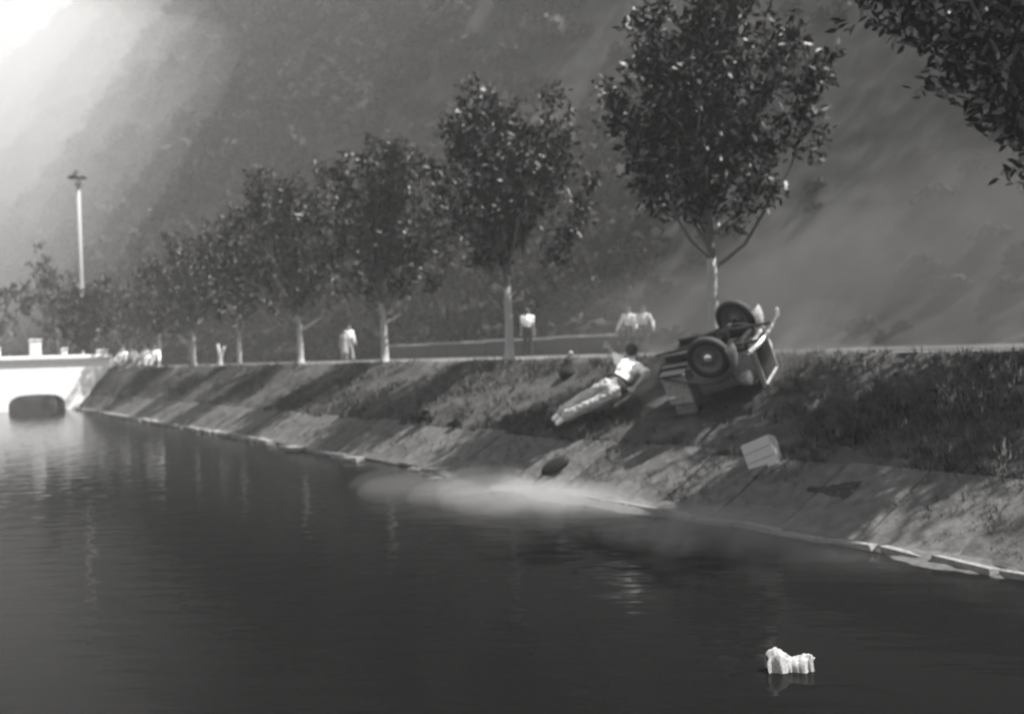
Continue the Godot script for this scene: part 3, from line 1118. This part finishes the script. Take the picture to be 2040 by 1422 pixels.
# ------------------------------------------------------------------ the overturned car
func build_car():
	var car := thing("overturned_car", "small old car lying overturned on the bank with two wheels in the air", "car", Vector3(2.712, 0.124, -14.18))
	var l := Vector3(0.5230, 0.4926, -0.84).normalized()
	var f := Vector3(0.80, 0.13, 0.585)
	f = (f - l * f.dot(l)).normalized()
	var up := l.cross(f).normalized()
	car.basis = Basis(f, up, l)
	# wheels
	for s in [-1.0, 1.0]:
		var wh := Node3D.new()
		wh.name = "wheel"
		car.add_child(wh, true)
		wh.position = Vector3(0, 0, 0.55 * s)
		wh.rotation.y = 0.1 * s
		put("tyre", lathe([Vector2(0.185, -0.04), Vector2(0.2, -0.058), Vector2(0.24, -0.062), Vector2(0.268, -0.045), Vector2(0.278, -0.015), Vector2(0.278, 0.015), Vector2(0.268, 0.045), Vector2(0.24, 0.062), Vector2(0.2, 0.058), Vector2(0.185, 0.04), Vector2(0.185, -0.04)], 40), M.tyre, wh)
		put("rim", lathe([Vector2(0.19, -0.045), Vector2(0.175, -0.05), Vector2(0.165, -0.02), Vector2(0.09, -0.012), Vector2(0.07, -0.03), Vector2(0.0, -0.03), Vector2(0.0, 0.03), Vector2(0.07, 0.03), Vector2(0.09, 0.012), Vector2(0.165, 0.02), Vector2(0.175, 0.05), Vector2(0.19, 0.045)], 32), M.rim, wh)
		put("hub", lathe([Vector2(0.0, -0.065), Vector2(0.03, -0.06), Vector2(0.055, -0.045), Vector2(0.06, -0.028)], 20), M.chrome if s < 0 else M.rim, wh)
		for k in 5:
			var a := TAU * k / 5.0
			put("bolt", lathe([Vector2(0.0, -0.042), Vector2(0.011, -0.04), Vector2(0.012, -0.01)], 8), M.chassis, wh, Vector3(cos(a) * 0.115, sin(a) * 0.115, 0.0))
	put("axle", tube([Vector3(0, 0, -0.5), Vector3(0, -0.03, -0.2), Vector3(0, -0.03, 0.2), Vector3(0, 0, 0.5)], [0.03, 0.035, 0.035, 0.03]), M.chassis, car)
	put("differential", lathe([Vector2(0, -0.1), Vector2(0.07, -0.07), Vector2(0.095, 0), Vector2(0.07, 0.07), Vector2(0, 0.1)], 16), M.chassis, car, Vector3(0, -0.02, 0.02))
	for s in [-1.0, 1.0]:
		put("chassis_rail", box(Vector3(1.1, 0.09, 0.06), 0.012), M.chassis, car, Vector3(-0.2, 0.05, 0.25 * s))
		put("leaf_spring", tube([Vector3(-0.35, 0.06, 0.32 * s), Vector3(-0.1, -0.01, 0.32 * s), Vector3(0.1, -0.01, 0.32 * s), Vector3(0.36, 0.06, 0.32 * s)], [0.016, 0.026, 0.026, 0.016], 6), M.chassis, car)
	for x in [-0.75, -0.4, 0.3]:
		put("cross_member", box(Vector3(0.07, 0.07, 0.44), 0.01), M.chassis, car, Vector3(x, 0.055, 0))
	put("exhaust_pipe", tube([Vector3(0.1, 0.03, -0.12), Vector3(-0.4, 0.0, -0.14), Vector3(-0.9, 0.02, -0.16)], [0.02, 0.022, 0.02], 8), M.chassis, car)
	put("floor_pan", box(Vector3(1.05, 0.03, 0.86), 0.01), M.chassis, car, Vector3(-0.25, 0.115, 0))
	put("engine_block", box(Vector3(0.5, 0.2, 0.3), 0.03), M.chassis, car, Vector3(0.08, 0.19, 0))
	# bonnet: rounded shell narrowing towards the nose
	var v := PackedVector3Array()
	var ix := PackedInt32Array()
	for i in 9:
		var s := i / 8.0
		var x := lerpf(-0.4, 0.4, s)
		var hw := lerpf(0.44, 0.25, s)
		var top := lerpf(0.66, 0.6, s)
		for k in 13:
			var a := PI * k / 12.0
			v.append(Vector3(x, 0.12 + (top - 0.12) * pow(sin(a), 0.45), hw * signf(cos(a)) * pow(absf(cos(a)), 0.5)))
	for i in 8:
		for k in 12:
			var a := i * 13 + k
			ix.append_array([a, a + 13, a + 1, a + 1, a + 13, a + 14])
	var bonnet := put("bonnet", make(v, ix), M.pale_paint, car)
	for s in [-1.0, 1.0]:
		for k in 7:
			var lv := put("louvre", box(Vector3(0.022, 0.2, 0.014), 0.004), M.body_paint, bonnet, Vector3(-0.24 + k * 0.06, 0.34, s * (0.415 - 0.0145 * k)))
			lv.rotation.y = 0.23 * s
	# radiator grille with pale frame and bars
	var gr := Node3D.new()
	gr.name = "grille"
	car.add_child(gr)
	gr.position = Vector3(0.43, 0.36, 0)
	put("backing", box(Vector3(0.03, 0.56, 0.46), 0.01), M.chassis, gr)
	for s in [-1.0, 1.0]:
		put("frame_side", box(Vector3(0.06, 0.62, 0.045), 0.012), M.pale_paint, gr, Vector3(0.015, 0, 0.252 * s))
		put("frame_end", box(Vector3(0.06, 0.045, 0.455), 0.012), M.pale_paint, gr, Vector3(0.015, 0.285 * s, 0))
	for k in 8:
		put("bar", box(Vector3(0.014, 0.52, 0.012), 0.003), M.rim, gr, Vector3(0.026, 0, -0.19 + k * 0.0543))
	# bumper
	var bp := put("bumper", tube([Vector3(0.56, 0.0, -0.62), Vector3(0.63, 0.0, -0.4), Vector3(0.66, 0.0, 0), Vector3(0.63, 0.0, 0.4), Vector3(0.56, 0.0, 0.62)], [0.03, 0.034, 0.034, 0.034, 0.03], 10), M.chrome, car)
	for s in [-1.0, 1.0]:
		put("bracket", box(Vector3(0.28, 0.03, 0.05), 0.008), M.chassis, bp, Vector3(0.51, 0.02, 0.25 * s))
	# headlights on the wings
	for s in [-1.0, 1.0]:
		var hl := put("headlight", lathe([Vector2(0.0, -0.15), Vector2(0.04, -0.14), Vector2(0.085, -0.06), Vector2(0.1, 0.02), Vector2(0.1, 0.04), Vector2(0.088, 0.04)], 20), M.pale_paint, car, Vector3(0.34, 0.42, 0.42 * s))
		hl.rotation.y = PI / 2
		put("lens", lathe([Vector2(0.0, 0.06), Vector2(0.05, 0.055), Vector2(0.088, 0.035)], 20), M.lens, hl)
	# wings curving round the wheels
	for s in [-1.0, 1.0]:
		var w := PackedVector3Array()
		var wi := PackedInt32Array()
		var nn := 16
		for i in nn:
			var q := float(i) / (nn - 1)
			var a := lerpf(-0.35, 2.5, q)
			var c := Vector3(cos(a) * 0.37, sin(a) * 0.36, 0)
			if q > 0.75:
				c.x -= (q - 0.75) * 1.7
				c.y += (q - 0.75) * -0.2
			for k in 7:
				var g := (k / 6.0 - 0.5)
				var bend := 1.0 - 0.55 * pow(absf(g) * 2.0, 3.0) * 0.25
				w.append(Vector3(c.x * bend, c.y * bend, 0.55 * s + g * 0.26))
		for i in nn - 1:
			for k in 6:
				var a := i * 7 + k
				wi.append_array([a, a + 7, a + 1, a + 1, a + 7, a + 8])
		put("wing", make(w, wi), M.pale_paint if s > 0 else M.body_paint, car)
		put("running_board", box(Vector3(0.34, 0.03, 0.16), 0.01), M.chassis, car, Vector3(-0.57, 0.14, 0.55 * s))
	# cabin, crushed a little
	v = PackedVector3Array()
	ix = PackedInt32Array()
	var prof := [[-0.36, 0.70, 0.5], [-0.48, 0.8, 0.53], [-0.62, 0.84, 0.53], [-0.72, 0.78, 0.5], [-0.8, 0.62, 0.44], [-0.85, 0.4, 0.34]]
	for q in prof:
		for k in 15:
			var a := PI * k / 14.0
			v.append(Vector3(q[0] + 0.02 * sin(a * 3.0), 0.14 + (q[1] - 0.14) * pow(sin(a), 0.5) + 0.015 * sin(k * 2.3), q[2] * signf(cos(a)) * pow(absf(cos(a)), 0.45)))
	for i in prof.size() - 1:
		for k in 14:
			var a := i * 15 + k
			ix.append_array([a, a + 15, a + 1, a + 1, a + 15, a + 16])
	for e in [0, prof.size() - 1]:
		v.append(Vector3(prof[e][0], 0.14, 0))
		for k in 14:
			ix.append_array([v.size() - 1, e * 15 + k, e * 15 + k + 1])
	put("cabin", make(v, ix), M.body_paint, car)
	for s in [-1.0, 1.0]:
		var dr := put("door", box(Vector3(0.34, 0.42, 0.03), 0.012), M.pale_paint if s < 0 else M.body_paint, car, Vector3(-0.58, 0.37, 0.545 * s))
		put("handle", box(Vector3(0.09, 0.02, 0.025), 0.006), M.chrome, dr, Vector3(-0.1, 0.1, 0.027 * s))
		put("side_window", box(Vector3(0.3, 0.15, 0.02), 0.006), M.glass, car, Vector3(-0.58, 0.67, 0.515 * s))
	var ws := put("windscreen", box(Vector3(0.015, 0.2, 0.78), 0.004), M.glass, car, Vector3(-0.345, 0.68, 0))
	put("frame", box(Vector3(0.03, 0.025, 0.82), 0.006), M.pale_paint, ws, Vector3(0, 0.112, 0))
	put("frame", box(Vector3(0.03, 0.025, 0.82), 0.006), M.pale_paint, ws, Vector3(0, -0.112, 0))

# ------------------------------------------------------------------ small things
func on_bank(p: float, t: float, lift := 0.0) -> Vector3:
	return W(p, t, bank_h(p, t) + lift)

func bank_basis(spin := 0.0) -> Basis:
	var ang := atan2(ROAD - WATER, P_EDGE - P_WATER)
	var across := (W(1, 0, 0) * cos(ang) + Vector3.UP * sin(ang)).normalized()
	var along := W(0, -1, 0).normalized()
	var nrm := across.cross(along).normalized()
	if nrm.y < 0:
		nrm = -nrm
	return Basis(along, nrm, along.cross(nrm)) * Basis(Vector3.UP, spin)

func shrub(called: String, label: String, at: Vector3, size: float, seed_: int):
	var o := thing(called, label, "shrub", at)
	var v := PackedVector3Array()
	var ix := PackedInt32Array()
	for k in 6:
		var a := k * 1.1
		tube_into(v, ix, [Vector3(0, -0.05, 0), Vector3(cos(a) * 0.3, 0.5, sin(a) * 0.3) * size], [0.012, 0.004], 5)
	put("stems", make(v, ix), M.bark, o)
	var f := put("foliage", clump_mesh(420, 0.16, seed_), M.brush, o, Vector3(0, size * 0.35, 0))
	f.scale = Vector3.ONE * size * 0.55
	var m: StandardMaterial3D = M.brush.duplicate()
	m.albedo_color = gray(0.03)
	f.material_override = m

func build_small_things():
	# dark paddle lying with its handle in the water
	var pd := thing("paddle", "dark oval paddle lying on the stones with its thin handle reaching the water", "paddle", Vector3(0.557, -1.60, -14.745))
	var blade := lathe([Vector2(0.0, -0.02), Vector2(0.06, -0.018), Vector2(0.09, 0.0), Vector2(0.06, 0.018), Vector2(0.0, 0.02)], 20)
	var to := Vector3(0.115, -1.84, -14.78) - pd.position
	var dir := to.normalized()
	var nrm := bank_basis().y
	var side := dir.cross((nrm * 0.5 - pd.position.normalized()).normalized()).normalized()
	var bl := put("blade", blade, M.wood_dark, pd, -dir * 0.02 + nrm * 0.09)
	bl.basis = Basis(dir, side, dir.cross(side)).scaled_local(Vector3(2.4, 1.15, 1.2))
	put("handle", tube([dir * 0.12 + nrm * 0.09, to * 0.7 + nrm * 0.02, to], [0.013, 0.012, 0.012], 8), M.wood_dark, pd)
	# pale open crate thrown on the slope
	var cr := thing("wooden_crate", "pale square wooden crate lying tilted on the bank below the car", "crate", on_bank(8.46, 9.15, 0.1))
	cr.basis = bank_basis(0.75) * Basis.from_euler(Vector3(0.95, 0.0, 0.2))
	var half := 0.16
	for k in 3:
		put("bottom_board", box(Vector3(0.315, 0.015, 0.098), 0.003), M.wood_pale, cr, Vector3(0, -0.085, -0.106 + k * 0.106))
	for k in 3:
		put("lid_board", box(Vector3(0.34, 0.015, 0.104), 0.003), M.wood_pale, cr, Vector3(0, 0.098, -0.11 + k * 0.11))
	for s in [-1.0, 1.0]:
		for k in 2:
			put("side_board", box(Vector3(0.33, 0.078, 0.015), 0.003), M.wood_pale, cr, Vector3(0, -0.045 + k * 0.09, half * s * 1.04))
			put("end_board", box(Vector3(0.015, 0.078, 0.314), 0.003), M.wood_pale, cr, Vector3(half * s * 1.06, -0.043 + k * 0.09, 0))
		for q in [-1.0, 1.0]:
			put("corner_post", box(Vector3(0.02, 0.18, 0.02), 0.003), M.wood_pale, cr, Vector3(0.148 * s, 0.0, 0.146 * q))
	# dark rag
	var rg := cloth(Vector2(0.17, 0.36), 0.05, 77)
	var ro := put("dark_rag", rg, M.dark_cloth, null, on_bank(8.16, 7.86, 0.03))
	ro.basis = bank_basis(PI / 2 + 0.15)
	tag(ro, "dark crumpled rag lying on the slabs near the water", "rag")
	# white cloth floating on the water
	var wc := put("floating_cloth", lump_cloth(), M.wet_cloth, null, Vector3(1.508, WATER + 0.01, -6.187))
	tag(wc, "crumpled white cloth floating on the canal water", "cloth")
	# bag at the edge of the bank
	var bg := thing("dark_bag", "dark bag with a pale knot set down at the edge of the bank", "bag", on_bank(9.92, 15.3, 0.0))
	put("sack", flesh([[Vector3(0, 0.1, 0), Vector3(0.02, 0.27, 0.02), 0.13, 0.075], [Vector3(-0.05, 0.07, 0.03), Vector3(0.06, 0.07, -0.02), 0.1, 0.1]], 0.018, 0.02), M.dark_cloth, bg)
	put("knot", flesh([[Vector3(0.02, 0.35, 0.02), Vector3(0.06, 0.4, 0.03), 0.03, 0.035]], 0.01, 0.01), M.wood_pale, bg)
	# shrubs on the bank
	shrub("bank_shrub", "round dark shrub growing at the top of the stone slabs", on_bank(8.5, 17.97), 0.42, 60)
	shrub("bank_shrub", "low dark shrub trailing beside the round shrub", on_bank(8.52, 16.7), 0.24, 61)
	# stick in the water
	var sk := put("floating_stick", tube([Vector3(-0.25, 0.0, 0.1), Vector3(0, 0.015, 0.0), Vector3(0.16, 0.0, -0.14), Vector3(0.28, 0.01, -0.2)], [0.012, 0.016, 0.014, 0.008], 7), M.wood_dark, null, Vector3(-0.538, WATER + 0.005, -14.216))
	tag(sk, "short dark stick floating just off the broken kerb", "stick")
	# short forked whitewashed stump between two trees
	var fp := thing("forked_stump", "short whitewashed forked stump between two trees of the row", "stump", W(11.97, 43.9, ROAD))
	put("stem", tube([Vector3(0, -0.1, 0), Vector3(0.02, 0.3, 0), Vector3(-0.06, 0.85, 0)], [0.11, 0.09, 0.06], 10), M.whitewash, fp)
	put("fork", tube([Vector3(0.02, 0.3, 0), Vector3(0.14, 0.55, 0.02), Vector3(0.22, 0.75, 0.02)], [0.07, 0.06, 0.045], 10), M.whitewash, fp)
	# pale rocks on the hillside
	var hz := FastNoiseLite.new()
	hz.seed = 12
	hz.frequency = 0.03
	hz.fractal_octaves = 4
	var say := ["wide pale rock showing among the brush to one side of the lamp post", "small pale rock on the hillside above the last trees", "low pale rock ledge beside the lamp post"]
	for k in 3:
		var ray: Vector3 = [Vector3(-0.355, 0.135, -1), Vector3(-0.32, 0.135, -1), Vector3(-0.3735, 0.1275, -1)][k]
		var d := 60.0
		while d < 200.0 and hill_h(ray.x * d, d, hz) < ray.y * d:
			d += 0.5
		var ro2 := put("pale_rock", stone([Vector3(2.2, 1.5, 1.6), Vector3(1.1, 1.4, 1.0), Vector3(2.4, 0.8, 1.2)][k], 0.3), M.rock, null, Vector3(ray.x, ray.y, ray.z) * (d - 0.6))
		tag(ro2, say[k], "rock", "pale rocks on the hillside")

func cloth(size: Vector2, bump: float, seed_: int) -> ArrayMesh:
	var nz := FastNoiseLite.new()
	nz.seed = seed_
	nz.frequency = 4.0
	var v := PackedVector3Array()
	var ix := PackedInt32Array()
	var n := 16
	for i in n + 1:
		for k in n + 1:
			var a := i / float(n) - 0.5
			var b := k / float(n) - 0.5
			var w := (0.5 + b) * 1.1 + 0.1
			v.append(Vector3(a * size.x * 2.0 * w * (1.0 + 0.2 * nz.get_noise_1d(b * 2.0)), bump * (0.6 + nz.get_noise_2d(a, b)) * (1.0 - pow(absf(a) * 2.0, 4.0)), b * size.y * 1.6))
	for i in n:
		for k in n:
			var a := i * (n + 1) + k
			ix.append_array([a, a + n + 1, a + 1, a + 1, a + n + 1, a + n + 2])
	return make(v, ix)

# crumpled floating cloth: high at one end, sagging, with folds
func lump_cloth() -> ArrayMesh:
	var nz := FastNoiseLite.new()
	nz.seed = 31
	nz.frequency = 9.0
	nz.fractal_octaves = 3
	var v := PackedVector3Array()
	var ix := PackedInt32Array()
	var na := 44
	var nb := 20
	for i in na:
		for k in nb:
			var a := i / float(na - 1)
			var b := k / float(nb - 1) - 0.5
			var crest := 0.085 * exp(-pow((a - 0.17) / 0.2, 2.0)) + 0.035 * exp(-pow((a - 0.86) / 0.18, 2.0)) + 0.062
			var across := cos(b * PI)
			var h := crest * pow(maxf(across, 0.0), 0.7) * (1.0 + 0.35 * nz.get_noise_2d(a * 0.25, b * 0.2)) + 0.012 * nz.get_noise_2d(a * 0.7, b * 0.5) - 0.012
			v.append(Vector3(-0.13 + a * 0.26 + 0.015 * nz.get_noise_1d(b * 0.5), h, b * 0.15 * (0.8 + 0.4 * nz.get_noise_1d(a * 0.4))))
	for i in na - 1:
		for k in nb - 1:
			var a := i * nb + k
			ix.append_array([a, a + nb, a + 1, a + 1, a + nb, a + nb + 1])
	return make(v, ix)

# ------------------------------------------------------------------ dust, spray and the haze at the end of the valley
func puff(called: String, parent: Node3D, at: Vector3, size: Vector3, density: float, tone: float, yaw := 0.0):
	var v := FogVolume.new()
	v.name = called
	v.shape = RenderingServer.FOG_VOLUME_SHAPE_ELLIPSOID
	v.size = size
	var m := FogMaterial.new()
	m.density = density
	m.albedo = gray(tone)
	v.material = m
	parent.add_child(v, true)
	v.position = at
	v.rotation.y = yaw

func build_dust():
	var d := thing("dust", "pale dust drifting over the road behind the overturned car", "dust")
	d.set_meta("kind", "stuff")
	var r := RandomNumberGenerator.new()
	r.seed = 9
	for k in 18:
		var q := k / 17.0
		var size := r.randf_range(2.0, 3.8) * (0.75 + 0.45 * q)
		var at := Vector3(lerpf(2.2, 7.6, q) + r.randfn() * 0.3, r.randf_range(0.0, 0.9 + 1.2 * q), -(r.randf_range(18.4, 21.0) - 5.0 * q))
		puff("puff", d, at, Vector3(size * 1.3, size * r.randf_range(0.55, 0.85), size), r.randf_range(0.05, 0.085), 0.2, r.randf() * 3.0)
	for k in 7:
		puff("puff", d, Vector3(r.randf_range(1.9, 4.6), r.randf_range(-0.7, 0.2), -r.randf_range(13.2, 14.8)), Vector3(r.randf_range(0.9, 1.8), r.randf_range(0.6, 1.2), r.randf_range(0.8, 1.4)), r.randf_range(0.1, 0.2), 0.35, r.randf() * 3.0)
	var w := thing("spray", "pale spray hanging over the water's edge below the car", "spray")
	w.set_meta("kind", "stuff")
	for k in 44:
		var t := lerpf(6.8, 13.8, k / 43.0) + r.randfn() * 0.3
		var size := r.randf_range(0.5, 1.7)
		puff("puff", w, W(7.4 - pow(r.randf(), 1.6) * 1.3, t, WATER + r.randf_range(-0.06, 0.12)), Vector3(size * 1.4, size * r.randf_range(0.22, 0.42), size * 0.9), r.randf_range(0.05, 0.13), 0.7, PI / 2 + TURN + r.randf_range(-0.6, 0.6))
	var h := thing("valley_mist", "bright mist filling the far end of the valley beyond the bridge", "mist")
	h.set_meta("kind", "stuff")
	for k in 6:
		puff("puff", h, Vector3(-118 + 12 * k, 24 - 2 * k, -165 + 9 * (k % 3)), Vector3(130 - 8 * k, 120 - 12 * k, 170 - 10 * k), 0.0036, 0.95, 0.2 * k)
